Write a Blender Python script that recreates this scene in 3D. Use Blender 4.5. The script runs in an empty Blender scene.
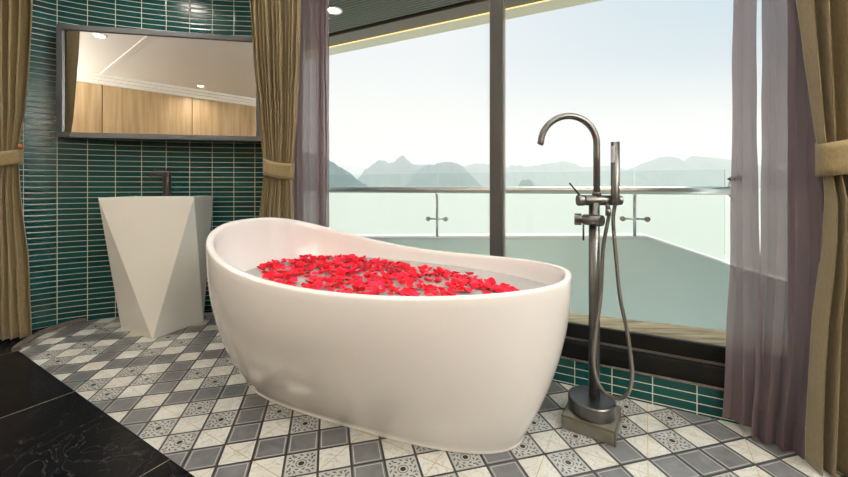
import bpy, bmesh, math, random
from mathutils import Vector, Matrix, noise
random.seed(7)
S = bpy.context.scene
C = S.collection
PI = math.pi

# ---------------------------------------------------------------- measured camera (16 mm lens, level, lens shifted down)
F, H, CX, HZ = 373.0, 0.90, 424.0, 187.0
def at(u, v, z=0.0):
    """world point at height z that was measured at pixel (u, v)"""
    Y = (H - z) * F / (v - HZ)
    return Vector(((u - CX) / F * Y, Y, z))
def zat(v, Y): return H + (HZ - v) * Y / F
def on_line(u, p0, d):
    """distance along the plan line p0 + s*d where it was measured at column u"""
    k = (u - CX) / F
    return (k * p0[1] - p0[0]) / (d[0] - k * d[1])

# ---------------------------------------------------------------- materials
def mat(name, col=(.5, .5, .5), rough=.5, metal=0., spec=.5, coat=0., bump=None, noise_col=None, **kw):
    m = bpy.data.materials.new(name); m.use_nodes = True
    nt = m.node_tree; b = nt.nodes['Principled BSDF']
    b.inputs['Base Color'].default_value = (*col, 1)
    b.inputs['Roughness'].default_value = rough
    b.inputs['Metallic'].default_value = metal
    b.inputs['Specular IOR Level'].default_value = spec
    b.inputs['Coat Weight'].default_value = coat
    b.inputs['Coat Roughness'].default_value = .05
    for k, v in kw.items(): b.inputs[k.replace('_', ' ')].default_value = v
    L = nt.links
    if noise_col or bump:
        tc = nt.nodes.new('ShaderNodeTexCoord')
    if noise_col:
        col2, sc, stretch, lo, hi = noise_col
        mp = nt.nodes.new('ShaderNodeMapping'); mp.inputs['Scale'].default_value = stretch
        n = nt.nodes.new('ShaderNodeTexNoise'); n.inputs['Scale'].default_value = sc; n.inputs['Detail'].default_value = 5
        r = nt.nodes.new('ShaderNodeValToRGB')
        r.color_ramp.elements[0].position = lo; r.color_ramp.elements[0].color = (*col, 1)
        r.color_ramp.elements[1].position = hi; r.color_ramp.elements[1].color = (*col2, 1)
        L.new(tc.outputs['Object'], mp.inputs[0]); L.new(mp.outputs[0], n.inputs[0]); L.new(n.outputs['Fac'], r.inputs[0])
        L.new(r.outputs[0], b.inputs['Base Color'])
    if bump:
        sc, st = bump
        n2 = nt.nodes.new('ShaderNodeTexNoise'); n2.inputs['Scale'].default_value = sc
        bp = nt.nodes.new('ShaderNodeBump'); bp.inputs['Strength'].default_value = st; bp.inputs['Distance'].default_value = .01
        L.new(tc.outputs['Object'], n2.inputs[0]); L.new(n2.outputs['Fac'], bp.inputs['Height']); L.new(bp.outputs[0], b.inputs['Normal'])
    return m

class N:
    """small helper for node maths"""
    def __init__(s, m): s.nt = m.node_tree; s.L = s.nt.links
    def new(s, t, **k):
        n = s.nt.nodes.new(t)
        for a, b in k.items(): setattr(n, a, b)
        return n
    def m(s, op, a, b=None, c=None):
        n = s.new('ShaderNodeMath', operation=op)
        for i, x in enumerate((a, b, c)):
            if x is None: continue
            if isinstance(x, (int, float)): n.inputs[i].default_value = x
            else: s.L.new(x, n.inputs[i])
        return n.outputs[0]
    def mix(s, f, a, b):
        n = s.new('ShaderNodeMix', data_type='RGBA')
        for i, x in ((0, f), (6, a), (7, b)):
            if isinstance(x, (int, float)): n.inputs[i].default_value = x
            elif isinstance(x, tuple): n.inputs[i].default_value = (*x, 1)
            else: s.L.new(x, n.inputs[i])
        return n.outputs[2]

M = {}
M['porcelain'] = mat('white_acrylic', (.88, .88, .88), .07, spec=.5, coat=.4)
M['ceramic'] = mat('white_ceramic', (.74, .74, .70), .10, coat=.4)
M['gunmetal'] = mat('brushed_gunmetal', (.135, .135, .13), .38, metal=1.)
M['dark_metal'] = mat('black_metal', (.035, .03, .03), .3, metal=.6)
M['steel'] = mat('stainless_steel', (.80, .86, .83), .30, metal=1.)
M['chrome'] = mat('chrome', (.75, .75, .75), .06, metal=1.)
M['mirror'] = mat('mirror_glass', (.95, .95, .93), .0, metal=1.)
M['mirror_frame'] = mat('grey_mirror_frame', (.13, .14, .15), .35, metal=.3)
M['olive'] = mat('olive_fabric', (.165, .125, .057), .75, spec=.25, noise_col=((.235, .182, .088), 260, (1, 1, .25), .3, .75), bump=(500, .25), Sheen_Weight=.35)
M['frame'] = mat('dark_window_frame', (.006, .006, .006), .45, spec=.10)
M['mullion'] = mat('grey_mullion', (.05, .052, .05), .5, spec=.2)
M['rail_alu'] = mat('bare_aluminium', (.30, .25, .21), .3, metal=.8)
M['ceiling'] = mat('warm_white_paint', (.86, .81, .735), .6)
M['wall_grey'] = mat('grey_wall_paint', (.32, .32, .315), .7, spec=.2)
M['plaster'] = mat('grey_plaster', (.22, .20, .18), .6)
M['bulwark'] = mat('pale_teal_paint', (.68, .90, .89), .5, noise_col=((.65, .87, .86), 1.6, (1, 1, 1), .35, .65))
M['cap'] = mat('white_paint', (.93, .94, .94), .4)
M['soffit'] = mat('grey_green_soffit', (.125, .145, .11), .55)
M['soffit_band'] = mat('brown_grey_beam', (.13, .115, .09), .5)
M['fascia'] = mat('cream_fascia', (.74, .76, .60), .5)
M['ledge'] = mat('weathered_wood', (.34, .30, .20), .8, spec=.1, noise_col=((.13, .11, .075), 5, (1, 9, 1), .35, .7))
M['stone'] = mat('grey_stone', (.07, .07, .06), .35, noise_col=((.13, .13, .11), 14, (1, 1, 1), .3, .7))
M['brown_edge'] = mat('brown_adhesive', (.075, .055, .025), .6)
M['curb'] = mat('brown_marble', (.075, .062, .05), .4, noise_col=((.13, .11, .095), 22, (1, 1, 1), .35, .65))
M['petal'] = mat('rose_petal', (.64, .001, .014), .6, spec=.2, noise_col=((.85, .005, .035), 30, (1, 1, 1), .35, .7), Subsurface_Weight=.0, Sheen_Weight=.2)
M['petal_pink'] = mat('rose_petal_pale', (.95, .02, .08), .6, spec=.2)
M['rock'] = mat('forested_rock', (.01, .06, .075), .9, noise_col=((.04, .11, .13), .02, (1, 1, 1), .35, .7))
M['knob'] = mat('terracotta_knob', (.35, .10, .03), .4)
M['nozzle'] = mat('pale_nozzle_plate', (.45, .47, .55), .4)

def emis(name, col, st):
    m = bpy.data.materials.new(name); m.use_nodes = True; nt = m.node_tree
    nt.nodes.clear(); e = nt.nodes.new('ShaderNodeEmission'); o = nt.nodes.new('ShaderNodeOutputMaterial')
    e.inputs[0].default_value = (*col, 1); e.inputs[1].default_value = st; nt.links.new(e.outputs[0], o.inputs[0]); return m
M['lamp'] = emis('lamp_glow', (1, .86, .66), 9)
M['led'] = emis('led_glow', (1, .72, .30), 1.3)

def thin(name, tint, ior, refl_rough=0., extra=None):
    """thin clear sheet: transparent plus a Fresnel reflection"""
    m = bpy.data.materials.new(name); m.use_nodes = True; nt = m.node_tree; nt.nodes.clear()
    o = nt.nodes.new('ShaderNodeOutputMaterial'); t = nt.nodes.new('ShaderNodeBsdfTransparent'); g = nt.nodes.new('ShaderNodeBsdfGlossy')
    fr = nt.nodes.new('ShaderNodeFresnel'); mx = nt.nodes.new('ShaderNodeMixShader')
    t.inputs[0].default_value = (*tint, 1); g.inputs['Roughness'].default_value = refl_rough; fr.inputs[0].default_value = ior
    nt.links.new(fr.outputs[0], mx.inputs[0]); nt.links.new(t.outputs[0], mx.inputs[1]); nt.links.new(g.outputs[0], mx.inputs[2])
    nt.links.new(mx.outputs[0], o.inputs[0])
    return m
M['glass'] = thin('window_glass', (.995, .995, .985), 1.06)
M['rail_glass'] = thin('green_tinted_glass', (.955, .985, .975), 1.3)
M['water'] = thin('bath_water', (.96, .97, .97), 1.33)
nn = N(M['water'])
# white diffuse mixed into the bath water, standing in for light it lacked
df = nn.new('ShaderNodeBsdfDiffuse'); df.inputs[0].default_value = (.80, .79, .79, 1); cl = nn.new('ShaderNodeMixShader'); cl.inputs[0].default_value = .6
mxw = [n for n in nn.nt.nodes if n.bl_idname == 'ShaderNodeMixShader' and n != cl][0]; tw_ = [n for n in nn.nt.nodes if n.bl_idname == 'ShaderNodeBsdfTransparent'][0]
nn.L.new(tw_.outputs[0], cl.inputs[1]); nn.L.new(df.outputs[0], cl.inputs[2]); nn.L.new(cl.outputs[0], mxw.inputs[1]); nz = nn.new('ShaderNodeTexNoise'); nz.inputs['Scale'].default_value = 9
bp = nn.new('ShaderNodeBump'); bp.inputs['Strength'].default_value = .25; bp.inputs['Distance'].default_value = .01
nn.L.new(nz.outputs['Fac'], bp.inputs['Height'])
for n in nn.nt.nodes:
    if n.bl_idname == 'ShaderNodeBsdfGlossy': nn.L.new(bp.outputs[0], n.inputs['Normal'])

def sheer_mat():
    m = bpy.data.materials.new('mauve_voile'); m.use_nodes = True; nt = m.node_tree; nt.nodes.clear(); L = nt.links
    o = nt.nodes.new('ShaderNodeOutputMaterial'); t = nt.nodes.new('ShaderNodeBsdfTransparent')
    d = nt.nodes.new('ShaderNodeBsdfDiffuse'); tr = nt.nodes.new('ShaderNodeBsdfTranslucent')
    a = nt.nodes.new('ShaderNodeMixShader'); b = nt.nodes.new('ShaderNodeMixShader')
    d.inputs[0].default_value = (.27, .215, .235, 1); tr.inputs[0].default_value = (.29, .235, .25, 1)
    a.inputs[0].default_value = .5; L.new(d.outputs[0], a.inputs[1]); L.new(tr.outputs[0], a.inputs[2])
    b.inputs[0].default_value = .86; L.new(t.outputs[0], b.inputs[1]); L.new(a.outputs[0], b.inputs[2])
    L.new(b.outputs[0], o.inputs[0]); return m
M['sheer'] = sheer_mat()

def tile_mat():
    """stacked finger tiles 150 x 36 mm, read from UV in metres"""
    m = mat('teal_glazed_tile', (.004, .07, .062), .12, spec=.4); n = N(m)
    b = n.nt.nodes['Principled BSDF']
    uv = n.new('ShaderNodeTexCoord'); sp = n.new('ShaderNodeSeparateXYZ'); n.L.new(uv.outputs['UV'], sp.inputs[0])
    PU, PV, g = .150, .036, .0018
    def grid(x, p, g):
        fr = n.m('FRACT', n.m('DIVIDE', x, p)); d = n.m('MINIMUM', fr, n.m('SUBTRACT', 1, fr))
        return n.m('MULTIPLY', d, p)
    du, dv = grid(sp.outputs[0], PU, g), grid(sp.outputs[1], PV, g)
    dm = n.m('MINIMUM', du, dv)
    grout = n.m('LESS_THAN', dm, g)
    cell = n.new('ShaderNodeCombineXYZ')
    n.L.new(n.m('FLOOR', n.m('DIVIDE', sp.outputs[0], PU)), cell.inputs[0]); n.L.new(n.m('FLOOR', n.m('DIVIDE', sp.outputs[1], PV)), cell.inputs[1])
    wn = n.new('ShaderNodeTexWhiteNoise'); n.L.new(cell.outputs[0], wn.inputs[0])
    big = n.new('ShaderNodeTexNoise'); big.inputs['Scale'].default_value = 9; n.L.new(uv.outputs['UV'], big.inputs[0])
    base = n.mix(wn.outputs['Value'], (.0025, .038, .041), (.0035, .062, .062))
    base = n.mix(n.m('MULTIPLY', big.outputs['Fac'], .5), base, (.005, .05, .04))
    n.L.new(n.mix(grout, base, (.62, .60, .52)), b.inputs['Base Color'])
    n.L.new(n.m('MULTIPLY_ADD', grout, .5, .20), b.inputs['Roughness'])
    hgt = n.m('MULTIPLY', n.m('MINIMUM', n.m('DIVIDE', dm, .007), 1), 1)
    bp = n.new('ShaderNodeBump'); bp.inputs['Strength'].default_value = .5; bp.inputs['Distance'].default_value = .002
    h2 = n.m('ADD', hgt, n.m('MULTIPLY', wn.outputs['Value'], .0)); h3 = n.m('ADD', h2, n.m('MULTIPLY', big.outputs['Fac'], .5))
    n.L.new(h3, bp.inputs['Height']); n.L.new(bp.outputs[0], b.inputs['Normal'])
    return m
M['tile'] = tile_mat()
M['tile'].node_tree.nodes['Principled BSDF'].inputs['Specular IOR Level'].default_value = .28

def floor_mats():
    out = []
    # grout base
    out.append(mat('dark_floor_grout', (.020, .022, .023), .5))
    # slate cell with a thin pale outline
    m = mat('slate_grey_tile', (.1, .105, .11), .28, spec=.5); n = N(m); b = n.nt.nodes['Principled BSDF']
    uv = n.new('ShaderNodeTexCoord'); sp = n.new('ShaderNodeSeparateXYZ'); n.L.new(uv.outputs['UV'], sp.inputs[0])
    e = n.m('MAXIMUM', n.m('ABSOLUTE', sp.outputs[0]), n.m('ABSOLUTE', sp.outputs[1]))
    nz = n.new('ShaderNodeTexNoise'); nz.inputs['Scale'].default_value = 14; nz.inputs['Detail'].default_value = 6; nz.inputs['Distortion'].default_value = 1.5
    n.L.new(uv.outputs['Object'], nz.inputs[0])
    line = n.m('MULTIPLY', n.m('GREATER_THAN', e, .86), n.m('LESS_THAN', e, .915))
    c = n.mix(nz.outputs['Fac'], (.065, .07, .075), (.17, .175, .18))
    n.L.new(n.mix(line, c, (.36, .37, .35)), b.inputs['Base Color']); out.append(m)
    # white marble
    m = mat('white_veined_tile', (.7, .7, .65), .22, spec=.5); n = N(m); b = n.nt.nodes['Principled BSDF']
    uv = n.new('ShaderNodeTexCoord')
    nz = n.new('ShaderNodeTexNoise'); nz.inputs['Scale'].default_value = 13; nz.inputs['Detail'].default_value = 7; nz.inputs['Distortion'].default_value = 2.2
    n.L.new(uv.outputs['Object'], nz.inputs[0])
    vein = n.m('SUBTRACT', 1, n.m('MINIMUM', n.m('MULTIPLY', n.m('ABSOLUTE', n.m('SUBTRACT', nz.outputs['Fac'], .5)), 26), 1))
    n2 = n.new('ShaderNodeTexNoise'); n2.inputs['Scale'].default_value = 6; n.L.new(uv.outputs['Object'], n2.inputs[0])
    c = n.mix(n2.outputs['Fac'], (.50, .51, .47), (.68, .69, .65))
    n.L.new(n.mix(n.m('MULTIPLY', vein, .42), c, (.28, .30, .30)), b.inputs['Base Color']); out.append(m)
    # arabesque cell
    m = mat('arabesque_tile', (.5, .5, .47), .25, spec=.5); n = N(m); b = n.nt.nodes['Principled BSDF']
    uv = n.new('ShaderNodeTexCoord'); sp = n.new('ShaderNodeSeparateXYZ'); n.L.new(uv.outputs['UV'], sp.inputs[0])
    x, y = sp.outputs[0], sp.outputs[1]
    r = n.m('SQRT', n.m('ADD', n.m('MULTIPLY', x, x), n.m('MULTIPLY', y, y)))
    th = n.m('ARCTAN2', y, x)
    def band(c, w): return n.m('LESS_THAN', n.m('ABSOLUTE', n.m('SUBTRACT', r, c)), w)
    dot = n.m('LESS_THAN', r, .19)
    ring = band(.33, .03)
    # two wreaths of leaf strokes that curl, and four corner sprays
    w1 = n.m('MULTIPLY', band(.55, .06), n.m('GREATER_THAN', n.m('SINE', n.m('ADD', n.m('MULTIPLY', th, 8), n.m('MULTIPLY', r, 10))), .25))
    w2 = n.m('MULTIPLY', band(.80, .085), n.m('GREATER_THAN', n.m('SINE', n.m('SUBTRACT', n.m('MULTIPLY', th, 12), n.m('MULTIPLY', r, 14))), .35))
    w3 = n.m('MULTIPLY', n.m('GREATER_THAN', n.m('MULTIPLY', n.m('COSINE', n.m('MULTIPLY', th, 4)), -1), .35),
             n.m('MULTIPLY', band(1.0, .09), n.m('GREATER_THAN', n.m('SINE', n.m('MULTIPLY', th, 24)), 0)))
    e = n.m('MAXIMUM', n.m('ABSOLUTE', x), n.m('ABSOLUTE', y))
    orn = n.m('MULTIPLY', n.m('MAXIMUM', n.m('MAXIMUM', ring, w1), n.m('MAXIMUM', w2, w3)), n.m('LESS_THAN', e, .90))
    nz = n.new('ShaderNodeTexNoise'); nz.inputs['Scale'].default_value = 20; n.L.new(uv.outputs['Object'], nz.inputs[0])
    c = n.mix(nz.outputs['Fac'], (.30, .31, .30), (.44, .45, .43))
    c = n.mix(orn, c, (.105, .11, .115)); c = n.mix(dot, c, (.045, .035, .03))
    n.L.new(c, b.inputs['Base Color']); out.append(m)
    out.append(mat('ochre_joint', (.42, .31, .17), .5))
    return out
FM = floor_mats()

def granite():
    m = mat('black_polished_granite', (.003, .003, .0035), .2, spec=.06); n = N(m); b = n.nt.nodes['Principled BSDF']
    tc = n.new('ShaderNodeTexCoord'); sp = n.new('ShaderNodeSeparateXYZ'); n.L.new(tc.outputs['UV'], sp.inputs[0])
    def ln(x, off):
        fr = n.m('FRACT', n.m('DIVIDE', n.m('ADD', x, off), .81)); d = n.m('MINIMUM', fr, n.m('SUBTRACT', 1, fr)); return n.m('LESS_THAN', d, .0016)
    g = n.m('MAXIMUM', ln(sp.outputs[0], 2.16 + .0), ln(sp.outputs[1], .62))
    nz = n.new('ShaderNodeTexNoise'); nz.inputs['Scale'].default_value = 5; nz.inputs['Detail'].default_value = 8; nz.inputs['Distortion'].default_value = 2
    n.L.new(tc.outputs['UV'], nz.inputs[0])
    v = n.m('MULTIPLY', n.m('SUBTRACT', 1, n.m('MINIMUM', n.m('MULTIPLY', n.m('ABSOLUTE', n.m('SUBTRACT', nz.outputs['Fac'], .5)), 60), 1)), .25)
    c = n.mix(v, (.005, .005, .006), (.05, .05, .05))
    n.L.new(n.mix(g, c, (.26, .24, .18)), b.inputs['Base Color'])
    return m
M['granite'] = granite()

def wood():
    m = mat('oak_veneer', (.5, .36, .2), .45); n = N(m); b = n.nt.nodes['Principled BSDF']
    tc = n.new('ShaderNodeTexCoord'); mp = n.new('ShaderNodeMapping'); mp.inputs['Scale'].default_value = (14, 14, .8)
    n.L.new(tc.outputs['Object'], mp.inputs[0])
    nz = n.new('ShaderNodeTexNoise'); nz.inputs['Scale'].default_value = 1.5; nz.inputs['Detail'].default_value = 6; n.L.new(mp.outputs[0], nz.inputs[0])
    r = n.new('ShaderNodeValToRGB'); r.color_ramp.elements[0].position = .3; r.color_ramp.elements[1].position = .7
    r.color_ramp.elements[0].color = (.40, .265, .13, 1); r.color_ramp.elements[1].color = (.60, .43, .245, 1)
    n.L.new(nz.outputs['Fac'], r.inputs[0]); n.L.new(r.outputs[0], b.inputs['Base Color']); return m
M['wood'] = wood()

def sea_mat():
    m = mat('hazy_green_sea', (.54, .555, .47), .3, spec=.5); n = N(m); b = n.nt.nodes['Principled BSDF']
    tc = n.new('ShaderNodeTexCoord'); mp = n.new('ShaderNodeMapping'); mp.inputs['Scale'].default_value = (.5, 1.2, 1)
    n.L.new(tc.outputs['Object'], mp.inputs[0])
    nz = n.new('ShaderNodeTexNoise'); nz.inputs['Scale'].default_value = 1.0; nz.inputs['Detail'].default_value = 4; n.L.new(mp.outputs[0], nz.inputs[0])
    bp = n.new('ShaderNodeBump'); bp.inputs['Strength'].default_value = .35; bp.inputs['Distance'].default_value = .4
    n.L.new(nz.outputs['Fac'], bp.inputs['Height']); n.L.new(bp.outputs[0], b.inputs['Normal']); return m
M['sea'] = sea_mat()

def hose_mat():
    m = mat('ribbed_metal_hose', (.19, .17, .15), .32, metal=1.); n = N(m); b = n.nt.nodes['Principled BSDF']
    tc = n.new('ShaderNodeTexCoord'); sp = n.new('ShaderNodeSeparateXYZ'); n.L.new(tc.outputs['UV'], sp.inputs[0])
    s = n.m('SINE', n.m('MULTIPLY', sp.outputs[1], 1600))
    bp = n.new('ShaderNodeBump'); bp.inputs['Strength'].default_value = .8; bp.inputs['Distance'].default_value = .002
    n.L.new(s, bp.inputs['Height']); n.L.new(bp.outputs[0], b.inputs['Normal']); return m
M['hose'] = hose_mat()

# ---------------------------------------------------------------- object helpers
def mesh_obj(name, verts, faces, m, parent=None, smooth=False, uvs=None, mats=None, fmat=None, bevel=0, solid=0):
    me = bpy.data.meshes.new(name); me.from_pydata([tuple(v) for v in verts], [], faces); me.update()
    for x in (mats or [m]): me.materials.append(x)
    if fmat:
        for p, i in zip(me.polygons, fmat): p.material_index = i
    if uvs:
        l = me.uv_layers.new(name='UVMap')
        for lp in me.loops: l.data[lp.index].uv = uvs[lp.vertex_index]
    if smooth:
        for p in me.polygons: p.use_smooth = True
    o = bpy.data.objects.new(name, me); C.objects.link(o)
    if parent: o.parent = parent
    if solid:
        s = o.modifiers.new('solid', 'SOLIDIFY'); s.thickness = solid; s.offset = 0
    if bevel:
        b = o.modifiers.new('bevel', 'BEVEL'); b.width = bevel; b.segments = 3; b.limit_method = 'ANGLE'
        for p in me.polygons: p.use_smooth = True
        w = o.modifiers.new('wn', 'WEIGHTED_NORMAL'); w.keep_sharp = True
    return o
def empty(name, loc=(0, 0, 0)):
    o = bpy.data.objects.new(name, None); C.objects.link(o); o.location = loc; o.empty_display_size = .1; return o
def tag(o, label=None, cat=None, group=None, kind=None):
    if label: o['label'] = label
    if cat: o['category'] = cat
    if group: o['group'] = group
    if kind: o['kind'] = kind
    return o
def thing(name, label, cat, loc=(0, 0, 0), group=None): return tag(empty(name, loc), label, cat, group)
def setp(o, root):
    """parent keeping the world-space mesh where it is"""
    o.parent = root; o.matrix_parent_inverse = Matrix.Translation(root.location).inverted(); return o
def prism(poly, z0, z1):
    """vertical prism over a plan polygon"""
    n = len(poly); z0 = z0 if isinstance(z0, (list, tuple)) else [z0] * n; z1 = z1 if isinstance(z1, (list, tuple)) else [z1] * n
    v = [(p[0], p[1], a) for p, a in zip(poly, z0)] + [(p[0], p[1], a) for p, a in zip(poly, z1)]
    f = [list(range(n))[::-1], [n + i for i in range(n)]] + [[i, (i + 1) % n, n + (i + 1) % n, n + i] for i in range(n)]
    return v, f
def join(parts):
    V, Fc = [], []
    for v, f in parts:
        k = len(V); V += list(v); Fc += [[i + k for i in x] for x in f]
    return V, Fc
def plan_strip(p0, p1, off0, off1, z0, z1):
    """box along the plan line p0-p1 between two offsets to its far side"""
    d = (Vector(p1) - Vector(p0)).normalized(); nrm = Vector((-d.y, d.x))
    a, b = Vector(p0), Vector(p1)
    poly = [a + nrm * off0, b + nrm * off0, b + nrm * off1, a + nrm * off1]
    return prism([(p.x, p.y) for p in poly], z0, z1)
def tube(path, r, seg=16, caps=True, rs=None):
    """tube along points; returns verts, faces, uvs"""
    P = [Vector(p) for p in path]; V, Fc, U = [], [], []
    up = Vector((0, 0, 1)); prev = None; dist = 0
    for i, p in enumerate(P):
        t = (P[min(i + 1, len(P) - 1)] - P[max(i - 1, 0)]).normalized()
        if prev is None:
            a = t.cross(Vector((0, 0, 1)))
            if a.length < .01: a = t.cross(Vector((0, 1, 0)))
            a.normalize()
        else:
            a = (prev - t * prev.dot(t)).normalized()
        prev = a; b = t.cross(a)
        if i: dist += (p - P[i - 1]).length
        rr = rs[i] if rs else r
        for k in range(seg):
            w = 2 * PI * k / seg
            V.append(p + a * math.cos(w) * rr + b * math.sin(w) * rr); U.append((k / seg, dist))
    for i in range(len(P) - 1):
        for k in range(seg):
            k2 = (k + 1) % seg
            Fc.append([i * seg + k, i * seg + k2, (i + 1) * seg + k2, (i + 1) * seg + k])
    if caps:
        Fc.append(list(range(seg))[::-1]); Fc.append([(len(P) - 1) * seg + k for k in range(seg)])
    return V, Fc, U
def tube_obj(name, path, r, m, root=None, seg=16, rs=None, bevel=0):
    v, f, u = tube(path, r, seg, True, rs)
    o = mesh_obj(name, v, f, m, None, True, u)
    for p in o.data.polygons:
        if len(p.vertices) > 4: p.use_smooth = False
    if bevel:
        b = o.modifiers.new('bevel', 'BEVEL'); b.width = bevel; b.segments = 2; b.limit_method = 'ANGLE'
    if root: setp(o, root)
    return o
def box_obj(name, c, size, m, root=None, rz=0, bevel=0):
    x, y, z = [s / 2 for s in size]; v = [(a * x, b * y, d * z) for d in (-1, 1) for a, b in ((-1, -1), (1, -1), (1, 1), (-1, 1))]
    R = Matrix.Rotation(rz, 3, 'Z'); v = [R @ Vector(p) + Vector(c) for p in v]
    f = [[3, 2, 1, 0], [4, 5, 6, 7]] + [[i, (i + 1) % 4, 4 + (i + 1) % 4, 4 + i] for i in range(4)]
    o = mesh_obj(name, v, f, m, bevel=bevel)
    if root: setp(o, root)
    return o
def smooth_path(pts, n=8):
    P = [Vector(p) for p in pts]; out = []
    for i in range(len(P) - 1):
        a, b, c, d = P[max(i - 1, 0)], P[i], P[i + 1], P[min(i + 2, len(P) - 1)]
        for k in range(n):
            t = k / n
            out.append(.5 * ((2 * b) + (c - a) * t + (2 * a - 5 * b + 4 * c - d) * t * t + (3 * b - a - 3 * c + d) * t ** 3))
    out.append(P[-1]); return out
def interp(tab, x):
    if x <= tab[0][0]: return tab[0][1:]
    for a, b in zip(tab, tab[1:]):
        if x <= b[0]:
            t = (x - a[0]) / (b[0] - a[0]); t = t * t * (3 - 2 * t) if False else t
            return [p + (q - p) * t for p, q in zip(a[1:], b[1:])]
    return tab[-1][1:]

# ---------------------------------------------------------------- plan of the place
WIN = lambda x: 2.034 - .52 * x                          # window wall line on the room side
W0, W1 = (-1.0, WIN(-1.0)), (1.40, WIN(1.40))
WD = (Vector(W1) - Vector(W0)).normalized()              # along the window, to the right
WN = Vector((-WD.y, WD.x))                               # outwards
arc = [(-2.56, 2.25), (-2.48, 2.35), (-2.38, 2.44), (-2.24, 2.52), (-2.08, 2.59), (-1.9, 2.65), (-1.7, 2.70), (-1.5, 2.735), (-1.3, 2.755), (-1.1, 2.765), (-.98, 2.765)]
ARC = [(p.x, p.y) for p in smooth_path([(a, b, 0) for a, b in arc], 6)]
CEIL = 2.42
# wood wall behind the camera, measured through the mirror
ML, MR = Vector((-2.313, 2.37)), Vector((-1.148, 2.58))
md = (MR - ML).normalized(); mn = Vector((-md.y, md.x)); mdist = ML.dot(mn)
def behind(u, v, z):
    D = (z - H) * F / (HZ - v); p = Vector(((u - CX) / F * D, D)); p = p - mn * 2 * (p.dot(mn) - mdist)
    return Vector((p.x, p.y, z))
q0, q1 = behind(73, 80.5, 2.3), behind(255, 106.5, 2.3)
qs = (q1.y - q0.y) / (q1.x - q0.x)
WOOD = lambda x: q0.y + qs * (x - q0.x)

# ---------------------------------------------------------------- patterned floor
def build_floor():
    O = Vector((-.4636, 1.2514)); ang = math.radians(14.3); s = .1055
    A = Vector((math.cos(ang), math.sin(ang))) * s; B = Vector((-math.sin(ang), math.cos(ang))) * s
    def kind(i, j):
        if i % 2 and j % 2: return 2
        if i % 2 == 0 and j % 2 == 0: return 1 if (i // 2 + j // 2) % 2 == 0 else 2
        if i % 2:
            c = i - 1 if ((i - 1) // 2 + j // 2) % 2 == 0 else i + 1
            return 1 if (c // 2) % 2 == 0 else 3
        return 3 if (i // 2) % 2 == 0 else 1
    bm = bmesh.new(); uvl = bm.loops.layers.uv.new('UVMap')
    def quad(pts, z, mi, uv=None):
        f = bm.faces.new([bm.verts.new((p.x, p.y, z)) for p in pts]); f.material_index = mi
        if uv:
            for l, c in zip(f.loops, uv): l[uvl].uv = c
        return f
    P = lambda i, j: O + A * i + B * j
    g = .036
    for i in range(-22, 30):
        for j in range(-18, 24):
            c = P(i + .5, j + .5)
            if c.y > 3.2 or c.x < -2.8 or c.x > 2.4 or c.y < -.6: continue
            quad([P(i + g, j + g), P(i + 1 - g, j + g), P(i + 1 - g, j + 1 - g), P(i + g, j + 1 - g)], .0012, kind(i, j), [(-1, -1), (1, -1), (1, 1), (-1, 1)])
            if kind(i, j) == 2:
                # ochre joints of the real tiles cross the white cells diagonally
                w = .012
                if (i + j + 1) % 4 == 3:
                    a, b = P(i + .02, j + .98), P(i + .98, j + .02); n_ = (A + B) * w * .7
                    quad([a - n_, b - n_, b + n_, a + n_], .0018, 4)
                if (i - j) % 4 == 2:
                    a, b = P(i + .02, j + .02), P(i + .98, j + .98); n_ = (A - B) * w * .7
                    quad([a - n_, b - n_, b + n_, a + n_][::-1], .0018, 4)
    # small dark squares on the crossings
    for i in range(-22, 30):
        for j in range(-18, 24):
            c = P(i, j)
            if c.y > 3.2 or c.x < -2.8 or c.x > 2.4 or c.y < -.6: continue
            h = .075; quad([P(i - h, j), P(i, j - h), P(i + h, j), P(i, j + h)], .0022, 0)
    quad([Vector(p) for p in ((-3.2, -1), (2.8, -1), (2.8, 3.6), (-3.2, 3.6))], 0, 0)
    def cut(p, q):
        """keep what is left of p->q"""
        d = Vector(q) - Vector(p); n_ = Vector((d.y, -d.x, 0)).normalized()
        bmesh.ops.bisect_plane(bm, geom=bm.verts[:] + bm.edges[:] + bm.faces[:], plane_co=(p[0], p[1], 0), plane_no=n_, clear_outer=True)
    e0, e1 = at(20, 352), at(195, 477)
    poly = [e0.xy, e1.xy]
    cut(e0, e1)
    cut((1.78, WIN(1.78)), W0)
    cut(at(39, 331), at(18, 351)); cut(at(62, 326), at(39, 331)); cut(at(100, 319.5), at(62, 326))
    cut((1.78, -1), (1.78, 2)); cut((-1.0, 2.78), (-2.24, 2.545))
    me = bpy.data.meshes.new('floor'); bm.to_mesh(me); bm.free()
    for m in FM: me.materials.append(m)
    o = bpy.data.objects.new('floor', me); C.objects.link(o); tag(o, kind='structure', label='grey, white and arabesque diamond tiled floor under the bathtub'); return e0, e1
E0, E1 = build_floor()
# black polished floor; the bathroom floor lies on it
poly = [(-4.6, WOOD(-4.6) - .1), (2.7, WOOD(2.7) - .1), (2.7, 1.0), (1.78, WIN(1.78) + .1), (-1.0, WIN(-1.0) + .3), (-2.2, 2.9), (-2.9, 2.9), (-4.6, 1.0)]
v, f = prism(poly, -.12, -.001)
ed = (E1 - E0).xy.normalized(); en = Vector((-ed.y, ed.x))
uv = [(Vector(p[:2]).dot(ed), Vector(p[:2]).dot(en)) for p in v]
tag(mesh_obj('floor', v, f, M['granite'], uvs=uv), kind='structure', label='black polished stone floor with thin pale joints')

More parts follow.
